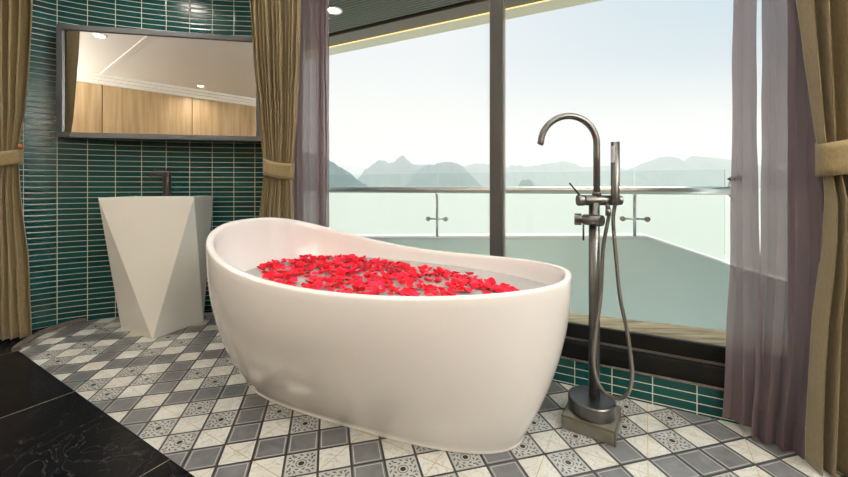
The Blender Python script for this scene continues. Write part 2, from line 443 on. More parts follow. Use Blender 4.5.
# curved brown curb along the tile floor's left edge
cp = smooth_path([(*at(21, 350.5).xy, 0), (*at(28, 344).xy, 0), (*at(41, 336).xy, 0), (*at(60, 328).xy, 0), (*at(78, 323).xy, 0), (*at(95, 319).xy, 0)], 6)
vs, fs = [], []
for i, p in enumerate(cp):
    t = (cp[min(i + 1, len(cp) - 1)] - cp[max(0, i - 1)]).normalized(); n_ = Vector((-t.y, t.x, 0)); w = .036 * (1 - .55 * i / len(cp))
    for a, z in ((0, -.0), (0, .016), (.006, .022), (w, .022), (w, 0)): vs.append(p + n_ * a + Vector((0, 0, z)))
for i in range(len(cp) - 1):
    for k in range(4): fs.append([i * 5 + k, (i + 1) * 5 + k, (i + 1) * 5 + k + 1, i * 5 + k + 1])
fs += [[0, 1, 2, 3, 4], [(len(cp) - 1) * 5 + k for k in range(5)][::-1]]
tag(mesh_obj('trim_1', vs, fs, M['curb']), kind='structure', label='curved brown marble curb at the left end of the tiled floor')

# ---------------------------------------------------------------- walls and ceiling
def wall_from_path(name, path, z0, z1, m, thick, label, uoff=0, flip=1):
    P = [Vector(p) for p in path]; V, Fc, U = [], [], []; d = 0
    for i, p in enumerate(P):
        if i: d += (p - P[i - 1]).length
        t = (P[min(i + 1, len(P) - 1)] - P[max(0, i - 1)]).normalized(); n_ = Vector((-t.y, t.x)) * thick * flip
        for q, z in ((p, z0), (p, z1), (p + n_, z1), (p + n_, z0)): V.append((q.x, q.y, z)); U.append((d + uoff, z))
    for i in range(len(P) - 1):
        for k in range(4): Fc.append([i * 4 + k, i * 4 + (k + 1) % 4, (i + 1) * 4 + (k + 1) % 4, (i + 1) * 4 + k][::-1])
    Fc += [[0, 1, 2, 3], [(len(P) - 1) * 4 + k for k in range(4)][::-1]]
    o = mesh_obj(name, V, Fc, m, uvs=U)
    return tag(o, kind='structure', label=label)
# arc length where column 57 falls, so the vertical joints land right
L_, best = 0, None
for a, b in zip(ARC, ARC[1:]):
    for k in range(10):
        q = Vector(a).lerp(Vector(b), k / 10); u = CX + F * q.x / q.y
        if best is None or abs(u - 57) < best[0]: best = (abs(u - 57), L_ + (q - Vector(a)).length)
    L_ += (Vector(b) - Vector(a)).length
wall_from_path('wall_left', ARC, 0, CEIL, M['tile'], .09, 'curved wall of stacked dark teal finger tiles', uoff=.150 * 10 - best[1])
wall_from_path('wall_window', [(-1.0, 2.78), W0], 0, CEIL, M['plaster'], .09, 'short wall between the teal tiles and the window')
wall_from_path('wall_corner', [(-4.5, .9), (-2.9, 2.35), (-2.56, 2.27)], 0, CEIL, M['plaster'], .09, 'dark wall behind the left curtain')
wall_from_path('wall_jamb', [(1.40, WIN(1.40)), (1.78, WIN(1.78)), (2.6, .75)], 0, CEIL, M['plaster'], .09, 'dark wall behind the right olive curtain')
wall_from_path('wall_side', [(-4.5, WOOD(-4.5)), (-4.5, .9)], 0, CEIL, M['ceiling'], .09, 'plain wall at the far left of the room')
wall_from_path('wall_back', [(2.6, WOOD(2.6)), (-4.5, WOOD(-4.5))], 0, CEIL, M['wood'], .09, 'oak panelled wall behind the camera')
wall_from_path('wall_right', [(2.6, .75), (2.6, WOOD(2.6))], 0, CEIL, M['wall_grey'], .09, 'plain wall right of the window')
# vertical joints and cornice on the oak wall, seen in the mirror
parts = []
dw = Vector((1, qs)).normalized(); nw = Vector((-dw.y, dw.x)); jx = []
u0 = Vector((q0.x, q0.y))
def wall_hit(u):
    """where column u in the mirror meets the oak wall"""
    best = None
    for k in range(800):
        x = -4.4 + k * .0085; y = WOOD(x); r = Vector((x, y)); r = r - mn * 2 * (r.dot(mn) - mdist); uu = CX + F * r.x / r.y
        if best is None or abs(uu - u) < best[0]: best = (abs(uu - u), x)
    return best[1]
xa, xb = wall_hit(100.6), wall_hit(191.5)
st = xb - xa
for k in range(-1, 6):
    x = xa + st * k
    if x > 2.4: continue
    p = Vector((x, WOOD(x))); parts.append(prism([tuple(p - dw * .004 + nw * -.01), tuple(p + dw * .004 + nw * -.01), tuple(p + dw * .004 + nw * .0025), tuple(p - dw * .004 + nw * .0025)], 0, 2.31))
v, f = join(parts); tag(mesh_obj('trim_2', v, f, M['frame']), kind='structure', label='dark joints between the oak wall panels')
wl, wr = (-4.48, WOOD(-4.48)), (2.58, WOOD(2.58))
v, f = join([plan_strip(wl, wr, 0, .04, 2.30, CEIL), plan_strip(wl, wr, .04, .075, 2.345, CEIL), plan_strip(wl, wr, .075, .12, 2.385, CEIL)])
tag(mesh_obj('trim_3', v, f, M['ceiling']), kind='structure', label='stepped cream cornice above the oak panels')
v, f = prism([(-4.7, WOOD(-4.7) - .2), (2.8, WOOD(2.8) - .2), (2.8, 1.0), (1.85, WIN(1.85) + .12), (-1.0, WIN(-1.0) + .5), (-2.9, 3.0), (-4.7, 1.2)], CEIL, CEIL + .08)
tag(mesh_obj('ceiling', v, f, M['ceiling']), kind='structure', label='warm white ceiling of the bathroom')
t0, t1 = behind(152.6, 32.5, CEIL), behind(104, 71.5, CEIL)
td = (t1 - t0).xy.normalized()
v, f = plan_strip(tuple(t0.xy - td * 1.6), tuple(t1.xy + td * .7), -.03, .03, CEIL - .007, CEIL)
tag(mesh_obj('trim_4', v, f, M['ceiling']), kind='structure', label='flat ceiling moulding strip seen in the mirror')

# window: tiled upstand, frame, mullion, glass
a, b = Vector(W0), Vector(W1)
ul = [tuple(a), tuple(b)]
o = wall_from_path('wall_sill', [W0, W1], 0, .118, M['tile'], .068, 'low strip of teal tiles under the window', uoff=0)
# shift UV so that a joint falls where it was measured
s = on_line(652.6, W0, WD); off = -(s % .150)
uvd = o.data.uv_layers[0].data
for l in o.data.loops: uvd[l.index].uv = (uvd[l.index].uv[0] + off + .150 * 40, uvd[l.index].uv[1] + .026)
def ws(x0, x1, o0, o1, z0, z1):
    return plan_strip(tuple(a + WD * x0), tuple(a + WD * x1), o0, o1, z0, z1)
LW = (b - a).length
v, f = ws(0, LW, -.006, .068, .118, .125)
tag(mesh_obj('trim_5', v, f, M['curb']), kind='structure', label='thin brown edging between the low tiles and the window frame')
win = empty('window_1', (a.x, a.y, .12)); tag(win, kind='structure', label='wide balcony window in a dark frame')
v, f = join([ws(0, LW, .0, .068, .125, .198), ws(0, LW, .045, .068, .198, .266), ws(0, LW, .010, .020, .198, .204),
             ws(0, LW, .0, .15, 2.21, CEIL), ws(0, .05, .0, .15, .2, 2.21), ws(LW - .05, LW, .0, .15, .2, 2.21)])
setp(mesh_obj('window_frame', v, f, M['frame'], bevel=.003), win)
v, f = ws(0, LW, .022, .040, .198, .207)
setp(tag(mesh_obj('window_track', v, f, M['rail_alu'])), win)
sm = on_line(497.3, W0, WD)
v, f = ws(sm - .037, sm + .023, -.005, .035, .198, 2.21)
setp(mesh_obj('mullion', v, f, M['mullion'], bevel=.004), win)
for x in (sm - .0425, sm + .0235):
    v, f = ws(x, x + .005, .01, .045, .26, 2.21)
    setp(tag(mesh_obj('glazing_bead', v, f, M['rail_alu']), label='pale bead edging the mullion'), win)
for x0, x1 in ((.05, sm - .02), (sm + .02, LW - .05)):
    p, q = a + WD * x0 + WN * .056, a + WD * x1 + WN * .056
    setp(mesh_obj('window_pane', [(p.x, p.y, .25), (q.x, q.y, .25), (q.x, q.y, 2.22), (p.x, p.y, 2.22)], [[0, 1, 2, 3]], M['glass']), win)

# ---------------------------------------------------------------- outside: ledge, deck, bulwark, railing, overhang
led = []
NL = 90
for i in range(NL + 1):
    x = -1.6 + 4.4 * i / NL; led.append((x, 2.07 - .382 * (x - .78) + .010 * noise.noise((x * 9, 0, 0)) + .006 * noise.noise((x * 30, 3, 0))))
pi0, pi1 = a - WD * .6 + WN * .070, b + WD * .9 + WN * .070
v, f = prism([tuple(pi0), tuple(pi1)] + led[::-1], .15, .205)
tag(mesh_obj('ledge', v, f, M['ledge']), kind='structure', label='weathered wooden ledge outside the window')
BW = lambda x: 2.893 - .381 * x
v, f = prism([(-2.4, 2.6), (-1.0, WIN(-1.0) + .17), (3.2, WIN(3.2) + .17), (3.6, BW(3.6)), (-2.4, BW(-2.4))], -.5, -.40)
tag(mesh_obj('floor_balcony', v, f, M['cap']), kind='structure', label='narrow balcony deck below the ledge')
def at_bw(u, v):
    k = (u - CX) / F; Y = 2.893 / (1 + .381 * k); return k * Y, Y, zat(v, Y)
prof = [at_bw(u, v) for u, v in ((120, 238.3), (330, 238.3), (440, 238.3), (540, 238.3), (648, 238.3), (690, 252.3), (715, 260.8), (737, 268), (800, 287), (900, 310))]
bd = Vector((1, -.381)).normalized(); bn = Vector((-bd.y, bd.x))
V, Fc = [], []
for x, y, z in prof:
    for q, zz in (((x, y), -.5), ((x, y), z), ((x + bn.x * .10, y + bn.y * .10), z), ((x + bn.x * .10, y + bn.y * .10), -1.8)): V.append((*q, zz))
for i in range(len(prof) - 1):
    for k in range(4): Fc.append([i * 4 + k, i * 4 + (k + 1) % 4, (i + 1) * 4 + (k + 1) % 4, (i + 1) * 4 + k][::-1])
Fc += [[0, 1, 2, 3], [(len(prof) - 1) * 4 + k for k in range(4)][::-1]]
tag(mesh_obj('wall_balcony', V, Fc, M['bulwark']), kind='structure', label='pale teal solid bulwark of the balcony')
V, Fc = [], []
for x, y, z in prof:
    for o_, dz in ((-.01, 0), (-.01, .008), (.24, .008), (.24, 0)): V.append((x + bn.x * o_, y + bn.y * o_, z + dz))
for i in range(len(prof) - 1):
    for k in range(4): Fc.append([i * 4 + k, i * 4 + (k + 1) % 4, (i + 1) * 4 + (k + 1) % 4, (i + 1) * 4 + k][::-1])
Fc += [[0, 1, 2, 3], [(len(prof) - 1) * 4 + k for k in range(4)][::-1]]
tag(mesh_obj('trim_6', V, Fc, M['cap']), kind='structure', label='white capping on the balcony bulwark')

def capz(x):
    P_ = [(p[0], p[2]) for p in prof]; return interp(P_, x)[0] + .007
rx0, rx1 = prof[0][0], at_bw(732, 190)[0]
rail = thing('balcony_railing', 'steel and glass railing standing on the pale bulwark outside the window', 'railing', (0, BW(0) + .05, capz(0)))
def rp(x, off, z): return Vector((x + bn.x * off, BW(x) + bn.y * off, z))
tube_obj('handrail', [rp(rx0 + (rx1 - rx0) * i / 20, .03, .878) for i in range(21)], .0255, M['steel'], rail, 20)
pw = [at_bw(234, 0)[0], at_bw(435, 0)[0], at_bw(636, 0)[0]]
for x in pw:
    c = capz(x)
    p_ = [rp(x, .05, c), rp(x, .05, .79), rp(x, .045, .83), rp(x, .03, .860)]
    po = tube_obj('post', p_, .0095, M['steel'], rail, 12)
    zc = zat(219.5, BW(x))
    tb = tube_obj('clamp', [rp(x - .062, .05, zc), rp(x + .062, .05, zc)], .0065, M['steel'], rail, 10)
    for sx in (-.066, .066):
        kb = tube_obj('clamp_disc', [rp(x + sx, .035, zc), rp(x + sx, .067, zc)], .017, M['steel'], rail, 16)
        kb.parent = tb; kb.matrix_parent_inverse = tb.matrix_parent_inverse
        kb.matrix_parent_inverse = Matrix.Identity(4)
xs = [rx0] + pw + [at_bw(731, 0)[0]]
for x0, x1 in zip(xs, xs[1:]):
    x0 += .008; x1 -= .008
    n_ = 6; V, Fc = [], []
    for i in range(n_ + 1):
        x = x0 + (x1 - x0) * i / n_
        for off in (.062, .072):
            for z in (capz(x), 1.006): V.append(rp(x, off, z))
    for i in range(n_):
        k = i * 4; Fc += [[k, k + 4, k + 5, k + 1], [k + 2, k + 3, k + 7, k + 6], [k + 1, k + 5, k + 7, k + 3], [k, k + 2, k + 6, k + 4]]
    Fc += [[0, 1, 3, 2], [n_ * 4, n_ * 4 + 2, n_ * 4 + 3, n_ * 4 + 1]]
    setp(mesh_obj('glass_panel', V, Fc, M['rail_glass']), rail)
# curled end bracket of the handrail
ex = rx1
tube_obj('end_bracket', smooth_path([rp(ex + .06, .03, .955), rp(ex + .01, .03, .94), rp(ex - .005, .03, .90), rp(ex, .03, .85), rp(ex + .03, .03, .815)], 5), .006, M['steel'], rail, 10)
v, f = prism([tuple(rp(ex - .012, .03, 0).xy), tuple(rp(ex + .010, .01, 0).xy), tuple(rp(ex + .045, .01, 0).xy), tuple(rp(ex + .045, .05, 0).xy), tuple(rp(ex + .010, .05, 0).xy)], [.945, .935, .93, .93, .935], [.950, .962, .968, .968, .962])
setp(tag(mesh_obj('end_cleat', v, f, mat('dark_green_paint', (.03, .10, .07), .4)), label='dark green cleat at the right end of the handrail'), rail)

# overhang: fascia line measured at z 2.15
FA, FB = Vector((-.90, 3.53)), Vector((.95, 2.605)); fd = (FB - FA).normalized(); fn = Vector((-fd.y, fd.x))
fa, fb = FA - fd * 2.6, FB + fd * 1.9
fo = [fa, fb, fb + fn * .125, fa + fn * .125]
v, f = prism([tuple(p) for p in fo], [2.222, 2.222, 2.200, 2.200], 2.24)
tag(mesh_obj('trim_7', v, f, M['fascia']), kind='structure', label='cream fascia edge of the balcony roof')
v, f = plan_strip(tuple(fa), tuple(fb), -.19, .0, 2.224, 2.32)
v2, f2 = plan_strip(tuple(fa), tuple(fb), -.205, -.185, 2.214, 2.233)
v, f = join([(v, f), (v2, f2)])
tag(mesh_obj('trim_8', v, f, M['soffit_band']), kind='structure', label='brown grey band behind the fascia of the balcony roof')
ledstrip = []
v, f = plan_strip(tuple(fa), tuple(fb), -.009, -.003, 2.216, 2.223)
tag(mesh_obj('light_strip', v, f, M['led']), 'glowing yellow light strip along the edge of the balcony roof', 'light strip')
parts = [plan_strip(tuple(fa), tuple(fb), -.74, -.20, 2.246, 2.32)]
k = -.235
while k > -.70:
    parts.append(plan_strip(tuple(fa), tuple(fb), k - .024, k, 2.230, 2.248)); k -= .032
v, f = join(parts); tag(mesh_obj('ceiling_balcony', v, f, M['soffit']), kind='structure', label='slatted grey green ceiling over the balcony')

def downlight(p, label, group, r=.042, power=0, name='ceiling_light', spread=150):
    t = thing(name, label, 'ceiling light', p, group)
    n_ = 24; V, Fc = [], []
    for rr, z in ((r * 1.35, 0), (r * 1.35, -.006), (r * 1.05, -.007), (r, -.001)):
        for k in range(n_): V.append((rr * math.cos(2 * PI * k / n_), rr * math.sin(2 * PI * k / n_), z))
    for i in range(3):
        for k in range(n_): Fc.append([i * n_ + k, i * n_ + (k + 1) % n_, (i + 1) * n_ + (k + 1) % n_, (i + 1) * n_ + k])
    mesh_obj('trim_ring', V, Fc, M['cap'], t, True)
    mesh_obj('lamp_disc', [(r * math.cos(2 * PI * k / n_), r * math.sin(2 * PI * k / n_), -.002) for k in range(n_)], [list(range(n_))[::-1]], M['lamp'], t)
    if power:
        l = bpy.data.lights.new('lamp', 'AREA'); l.shape = 'DISK'; l.size = r * 2; l.energy = power; l.color = (1, .93, .84); l.spread = math.radians(spread)
        lo = bpy.data.objects.new('lamp', l); C.objects.link(lo); lo.parent = t; lo.location = (0, 0, -.012)
    return t
# added unseen strip lights that brighten the ceiling and the room
def added_strip(p0, p1, label, power, zc):
    p0, p1 = Vector(p0), Vector(p1); d = (p1 - p0).normalized(); n_ = Vector((-d.y, d.x)); c = (p0 + p1) / 2
    v, f = prism([tuple(p0 + n_ * .0), tuple(p1 + n_ * .0), tuple(p1 + n_ * .155), tuple(p0 + n_ * .155)], zc - .03, zc - .015)
    t = tag(mesh_obj('light_strip', v, f, M['ceiling']), label, 'light strip')
    l = bpy.data.lights.new('lamp', 'AREA'); l.shape = 'RECTANGLE'; l.size = (p1 - p0).length * .97; l.size_y = .05; l.energy = power; l.color = (1, 1, .985)
    lo = bpy.data.objects.new('lamp', l); C.objects.link(lo); lo.parent = t; lo.location = (c.x + n_.x * .15, c.y + n_.y * .10, zc)
    lo.rotation_euler = (Matrix.Rotation(math.atan2(d.y, d.x), 3, 'Z') @ Matrix.Rotation(PI, 3, 'X')).to_euler()
added_strip((2.55, WOOD(2.55)), (2.55, .95), 'added unseen strip light high on the plain wall right of the camera', 440, 1.85)
added_strip((-4.45, .85), (-4.45, WOOD(-4.45)), 'added unseen strip light high on the plain wall at the far left', 50, 1.7)
added_strip((1.30, WIN(1.30) - .04), (-.95, WIN(-.95) - .04), 'added unseen strip light at the window head', 95, 2.25)
added_strip((-2.98, 2.22), (-4.42, .97), 'added unseen strip light on the dark wall beyond the left curtain', 22, 1.80)
p = at(333.6, 10.1, 2.230); downlight((p.x, p.y, 2.230), 'round downlight in the slatted ceiling over the balcony', None, .048)
RL = 'recessed lights in the bathroom ceiling'
PW = 5
p = behind(98, 34, CEIL); downlight((p.x, p.y, CEIL), 'round recessed ceiling light at the upper left of the mirror reflection', RL, power=PW)
p = behind(200, 85.5, CEIL); downlight((p.x, p.y, CEIL), 'small distant ceiling light near the cornice in the mirror reflection', RL, power=PW)
for x, y, lb in ((-.9, .55, 'added recessed ceiling light in front of the bathtub, left of the camera'), (.45, .25, 'added recessed ceiling light above and right of the camera'), (-.1, -.9, 'added recessed ceiling light in the middle of the room behind the camera'),
                 (1.4, -.9, 'added recessed ceiling light behind the camera by the right wall'), (-1.75, 2.2, 'added recessed ceiling light above the washbasin'), (.2, -2.0, 'added recessed ceiling light close to the oak wall')):
    downlight((x, y, CEIL), lb, RL, power=PW)  # further unseen ceiling lights, added to light the room

# ---------------------------------------------------------------- bathtub
T = dict(X=-.1785, Y=1.5831, th=-.3965, a=.7505, b=.4448, n=2.4265, hr=.5958, dh=.2417, pw=3.4119, ab=.640, bb=.232, nb=2.9, ds=-.048, dt=.014, eg=-.1824, lin=-.0905)
ct, sn = math.cos(T['th']), math.sin(T['th'])
def tw(s, q, z): return Vector((T['X'] + s * ct - q * sn, T['Y'] + s * sn + q * ct, z))
def sup(t, a, b, n):
    c, s = math.cos(t), math.sin(t)
    return a * math.copysign(abs(c) ** (2 / n), c), b * math.copysign(abs(s) ** (2 / n), s)
def rimz(s): 
    w = min(max((1 - s / T['a']) / 2, 0), 1); return T['hr'] + T['lin'] * w + T['dh'] * w ** T['pw']
def rim_sq(t, inset=0):
    s, q = sup(t, T['a'] - inset, T['b'] - inset, T['n']); q *= 1 + T['eg'] * s / T['a']; return s, q
def base_sq(t):
    s, q = sup(t, T['ab'], T['bb'], T['nb']); return s + T['ds'], q + T['dt']
def inner_pt(t, w):
    """w 0 at the basin floor, 1 at the rim"""
    rs, rq = rim_sq(t, .026); bs, bq = sup(t, .42, .20, 2.6); bs -= .02; bq += .02
    g = 1 - (1 - w) ** (2.4 + .5 * math.cos(t)); z = .13 + (rimz(rs) - .004 - .13) * w
    return bs + (rs - bs) * g, bq + (rq - bq) * g, z
def build_tub():
    NT = 160; rings = []
    T_ = [2 * PI * k / NT for k in range(NT)]
    def ring(fn): rings.append([fn(t) for t in T_])
    ring(lambda t: (*[c * .97 for c in base_sq(t)], .0))
    ring(lambda t: (*[c * 1.0 for c in base_sq(t)], .004))
    ring(lambda t: (*base_sq(t), .009)); ring(lambda t: (*[c * .998 for c in base_sq(t)], .011))
    def outer(w):
        def fn(t):
            bs, bq = base_sq(t); rs, rq = rim_sq(t); e = 2.12 - .16 * math.cos(t); g = 1 - (1 - w) ** e
            return bs + (rs - bs) * g, bq + (rq - bq) * g, .014 + (rimz(rs) - .012 - .014) * w
        return fn
    for k in range(0, 25): ring(outer(k / 24))
    def lip(ins, dz):
        def fn(t):
            s, q = rim_sq(t, ins); return s, q, rimz(s) + dz
        return fn
    for ins, dz in ((.0015, -.006), (.005, -.0015), (.010, 0), (.017, 0), (.022, -.0015), (.025, -.006)): ring(lip(ins, dz))
    for k in range(22, -1, -1): ring(lambda t, w=k / 23: inner_pt(t, w))
    for sc in (.9, .7, .4, .15):
        ring(lambda t, sc=sc: (inner_pt(t, 0)[0] * sc, inner_pt(t, 0)[1] * sc, .13 - .012 * (1 - sc ** 2)))
    V = [tw(*p) for r in rings for p in r]; Fc = []
    for i in range(len(rings) - 1):
        for k in range(NT): Fc.append([i * NT + k, i * NT + (k + 1) % NT, (i + 1) * NT + (k + 1) % NT, (i + 1) * NT + k])
    Fc.append([(len(rings) - 1) * NT + k for k in range(NT)]); Fc.append(list(range(NT))[::-1])
    return V, Fc
tub = thing('bathtub', 'freestanding white oval bathtub with one high end on the patterned floor', 'bathtub', tw(0, 0, 0))
v, f = build_tub(); setp(mesh_obj('tub_shell', v, f, M['porcelain'], None, True), tub)
# overflow slot on the low end, drain at the bottom
s_, q_, z_ = inner_pt(-.42, .93); c0 = tw(s_, q_, z_); s2, q2, z2 = inner_pt(-.42, .90); dn = (tw(-.2, q_, z_) - c0).normalized()
ov = tube_obj('overflow_cover', [c0 + dn * -.004, c0 + dn * .006], .022, M['chrome'], tub, 20); tag(ov, label='chrome overflow cover on the inner wall')
for k in (-1, 1):
    pp = c0 + dn * .0065 + Vector((0, 0, .006 * k))
    sl = box_obj('overflow_slot', pp, (.003, .026, .004), M['dark_metal'], None, math.atan2(dn.y, dn.x)); sl.parent = ov
    tag(sl, label='dark slot')
dr = tube_obj('drain', [tw(0, 0, .112), tw(0, 0, .126)], .03, M['chrome'], tub, 24); tag(dr, label='chrome drain')
WZ = .505
wr = []
for k in range(120):
    t = 2 * PI * k / 120; lo, hi = 0, 1
    for _ in range(30):
        m_ = (lo + hi) / 2
        if inner_pt(t, m_)[2] < WZ: lo = m_
        else: hi = m_
    s, q, z = inner_pt(t, lo); wr.append(tw(s * .998, q * .998, WZ))
cen = sum(wr, Vector()) / len(wr)
o = mesh_obj('bath_water', wr + [cen], [[k, (k + 1) % 120, 120] for k in range(120)], M['water'], None, True)
tag(o, 'still clear water filling the white bathtub under the petals', 'water', kind='stuff')

# petals
def petal_mesh(seed):
    r = random.Random(seed); nr, na = 5, 14; V = [Vector((0, 0, -.004))]; Fc = []
    cup, wv = .008 + .008 * r.random(), r.random() * 6
    for i in range(1, nr + 1):
        rr = i / nr
        for k in range(na):
            a_ = 2 * PI * k / na; w = .0215 * (1 + .10 * math.sin(2 * a_ + wv) + .08 * math.sin(3 * a_ + wv * 2)) * (1 - .22 * max(0, math.cos(a_)) ** 3)
            x, y = rr * w * math.cos(a_) * 1.08, rr * w * math.sin(a_)
            V.append(Vector((x, y, -.004 + cup * rr ** 2.2 + .0035 * rr * rr * math.sin(3 * a_ + wv))))
    for k in range(na): Fc.append([0, 1 + k, 1 + (k + 1) % na])
    for i in range(nr - 1):
        for k in range(na): Fc.append([1 + i * na + k, 1 + (i + 1) * na + k, 1 + (i + 1) * na + (k + 1) % na, 1 + i * na + (k + 1) % na])
    me = bpy.data.meshes.new('rose_petal'); me.from_pydata([tuple(x) for x in V], [], Fc)
    for p in me.polygons: p.use_smooth = True
    me.materials.append(M['petal_pink'] if seed % 4 == 3 else M['petal']); return me
PM = [petal_mesh(s) for s in range(10)]
pw_poly = [at(u, v, WZ).xy for u, v in ((256, 267), (275, 263), (300, 260), (315, 257.5), (345, 257.5), (375, 261), (400, 264.5), (440, 271), (460, 275.5), (484, 279), (476, 284), (500, 287.5), (517, 290.5), (512, 296), (460, 302), (420, 303), (380, 302), (340, 298), (300, 292), (270, 283))]
def inside(p, poly):
    c = False
    for i in range(len(poly)):
        a_, b_ = poly[i], poly[i - 1]
        if (a_.y > p.y) != (b_.y > p.y) and p.x < (b_.x - a_.x) * (p.y - a_.y) / (b_.y - a_.y) + a_.x: c = not c
    return c
wpoly = [p.xy for p in wr]
pts = []
xs_ = [p.x for p in pw_poly]; ys_ = [p.y for p in pw_poly]
tries = 0
while len(pts) < 296 and tries < 60000:
    tries += 1
    p = Vector((random.uniform(min(xs_), max(xs_)), random.uniform(min(ys_), max(ys_))))
    if not inside(p, pw_poly): continue
    c_ = cen.xy + (p - cen.xy) * 1.02
    if not inside(c_, wpoly): continue
    if noise.noise((p.x * 9, p.y * 9, 3)) < -.34: continue
    if any((p - q).length < .0205 for q in pts): continue
    pts.append(p)
proto = None
PG = 'rose petals floating on the bath water'
for i, p in enumerate(pts):
    o = bpy.data.objects.new('rose_petal', PM[i % 10]); C.objects.link(o)
    o.location = (p.x, p.y, WZ + .006 + .007 * random.random()); sc = random.uniform(.7, 1.1); o.scale = (sc, sc, sc * random.uniform(.7, 1.3))
    o.rotation_euler = (random.gauss(0, .28), random.gauss(0, .28), random.uniform(0, 2 * PI))
    if random.random() < .16: o.rotation_euler[0] = PI + random.gauss(0, .2); o.location.z += .006
    tag(o, 'small red rose petal floating on the water in the white bathtub', 'petal', PG)

# smaller loose petals between them, past the three hundred built one by one
V, Fc = [], []; n2 = 0; tries = 0
while n2 < 330 and tries < 40000:
    tries += 1
    p = Vector((random.uniform(min(xs_), max(xs_)), random.uniform(min(ys_), max(ys_))))
    if not inside(p, pw_poly) or not inside(cen.xy + (p - cen.xy) * 1.02, wpoly) or noise.noise((p.x * 9, p.y * 9, 3)) < -.30: continue
    me = PM[random.randrange(10)]; sc = random.uniform(.5, .8)
    Mx = Matrix.Translation((p.x, p.y, WZ + .004)) @ Matrix.Rotation(random.uniform(0, 6.28), 4, 'Z') @ Matrix.Rotation(random.gauss(0, .2), 4, 'X') @ Matrix.Scale(sc, 4)
    k = len(V); V += [Mx @ x.co for x in me.vertices]; Fc += [[i + k for i in q.vertices] for q in me.polygons]; n2 += 1
tag(mesh_obj('rose_petals', V, Fc, M['petal'], None, True), 'smaller loose red petals scattered between the larger ones on the bath water', 'petals', kind='stuff')

# ---------------------------------------------------------------- tub filler
fc = Vector((.636, 1.42)); bc = Vector((.636, 1.412))
bl = thing('stone_block', 'low square grey stone block under the tub filler on the patterned floor', 'plinth', (fc.x, fc.y, 0))
ra = math.radians(-34.0)
box_obj('block_body', (bc.x, bc.y, .0275), (.178, .178, .051), M['stone'], bl, ra, .002)
R = Matrix.Rotation(ra, 3, 'Z')
for k, (dx, dy) in enumerate(((1, -1), (-1, -1), (1, 1), (-1, 1))):
    pass
for sx, ang in ((0, 0), (1, PI / 2), (2, PI), (3, 3 * PI / 2)):
    Rz = Matrix.Rotation(ra + ang, 3, 'Z'); c = Rz @ Vector((0, -.0885, .0505)) + Vector((bc.x, bc.y, 0))
    e = box_obj('edge_seam', c, (.180, .004, .006), M['brown_edge'], bl, ra + ang)
box_obj('corner_seam', R @ Vector((.0885, -.0885, .027)) + Vector((bc.x, bc.y, 0)), (.005, .005, .051), M['brown_edge'], bl, ra)
fil = thing('tub_filler', 'tall gunmetal floor-standing tub filler with arched spout on the stone block', 'tub filler', (fc.x, fc.y, .054))
def fp(u, v, dy=0.): 
    Y = fc.y + dy; return Vector(((u - CX) / F * Y, Y, zat(v, Y)))
n_ = 48; V = []; Fc = []
for rr, z in ((.079, .0545), (.079, .100), (.077, .103), (.074, .104), (.0, .104)):
    for k in range(n_): V.append((fc.x + rr * 1.04 * math.cos(2 * PI * k / n_), fc.y - .004 + rr * 1.10 * math.sin(2 * PI * k / n_), z))
for i in range(4):
    for k in range(n_): Fc.append([i * n_ + k, i * n_ + (k + 1) % n_, (i + 1) * n_ + (k + 1) % n_, (i + 1) * n_ + k])
Fc.append(list(range(n_))[::-1])
o = setp(mesh_obj('round_base', V, Fc, M['gunmetal'], None, False), fil)
cx0 = .648
colx = lambda z: cx0
tube_obj('column', [(cx0, 1.42, .095), (cx0, 1.42, .84)], .0195, M['gunmetal'], fil, 32)
tube_obj('column_collar', [(cx0, 1.42, .096), (cx0, 1.42, .102)], .0235, M['gunmetal'], fil, 32)
px = (596.7 - CX) / F * 1.42
tube_obj('column_head', [(px, 1.42, .84), (px, 1.42, .876), (px, 1.42, .880)], .0165, M['gunmetal'], fil, 32)
rA = 28.0 * 1.42 / F; zc = zat(144, 1.42); path = [Vector((px, 1.42, .86)), Vector((px, 1.42, zc - .05))]
for k in range(25):
    a_ = PI * 1.0 * k / 24 * .985; path.append(Vector((px - rA + rA * math.cos(a_), 1.42 - .0 * k, zc + rA * math.sin(a_))))
path.append(path[-1] + Vector((-.003, 0, -.006)))
tube_obj('spout', path, .0122, M['gunmetal'], fil, 24)
tube_obj('aerator', [path[-1] - (path[-1] - path[-2]) * .5, path[-1] + (path[-1] - path[-2]) * .15], .0085, M['dark_metal'], fil, 16)
# upper valve body
zu = zat(200.3, 1.42)
x0, x1 = (577.5 - CX) / F * 1.42, (614.5 - CX) / F * 1.42
tube_obj('valve_body', [(x0 + .026, 1.42, zu), (x1, 1.42, zu)], .0195, M['gunmetal'], fil, 28, bevel=.001)
kn = tube_obj('diverter_knob', [(x0, 1.42, zu), (x0 + .022, 1.42, zu)], .021, M['gunmetal'], fil, 28, bevel=.002)
lv = tube_obj('lever', [(x0 + .008, 1.415, zu + .017), fp(569.5, 183, -.005)], .0035, M['dark_metal'], fil, 10)
zl = zat(219.5, 1.42)
tube_obj('mixer_body', [((577 - CX) / F * 1.42 + .030, 1.425, zl), ((601.5 - CX) / F * 1.37, 1.365, zl)], .0205, M['gunmetal'], fil, 28, bevel=.001)
tube_obj('mixer_neck', [((576.5 - CX) / F * 1.42 + .01, 1.43, zl), ((576.5 - CX) / F * 1.42 + .04, 1.42, zl)], .014, M['dark_metal'], fil, 20)
tube_obj('mixer_knob', [((576.5 - CX) / F * 1.42, 1.44, zl), ((576.5 - CX) / F * 1.42 + .024, 1.43, zl)], .0225, M['gunmetal'], fil, 28, bevel=.002)
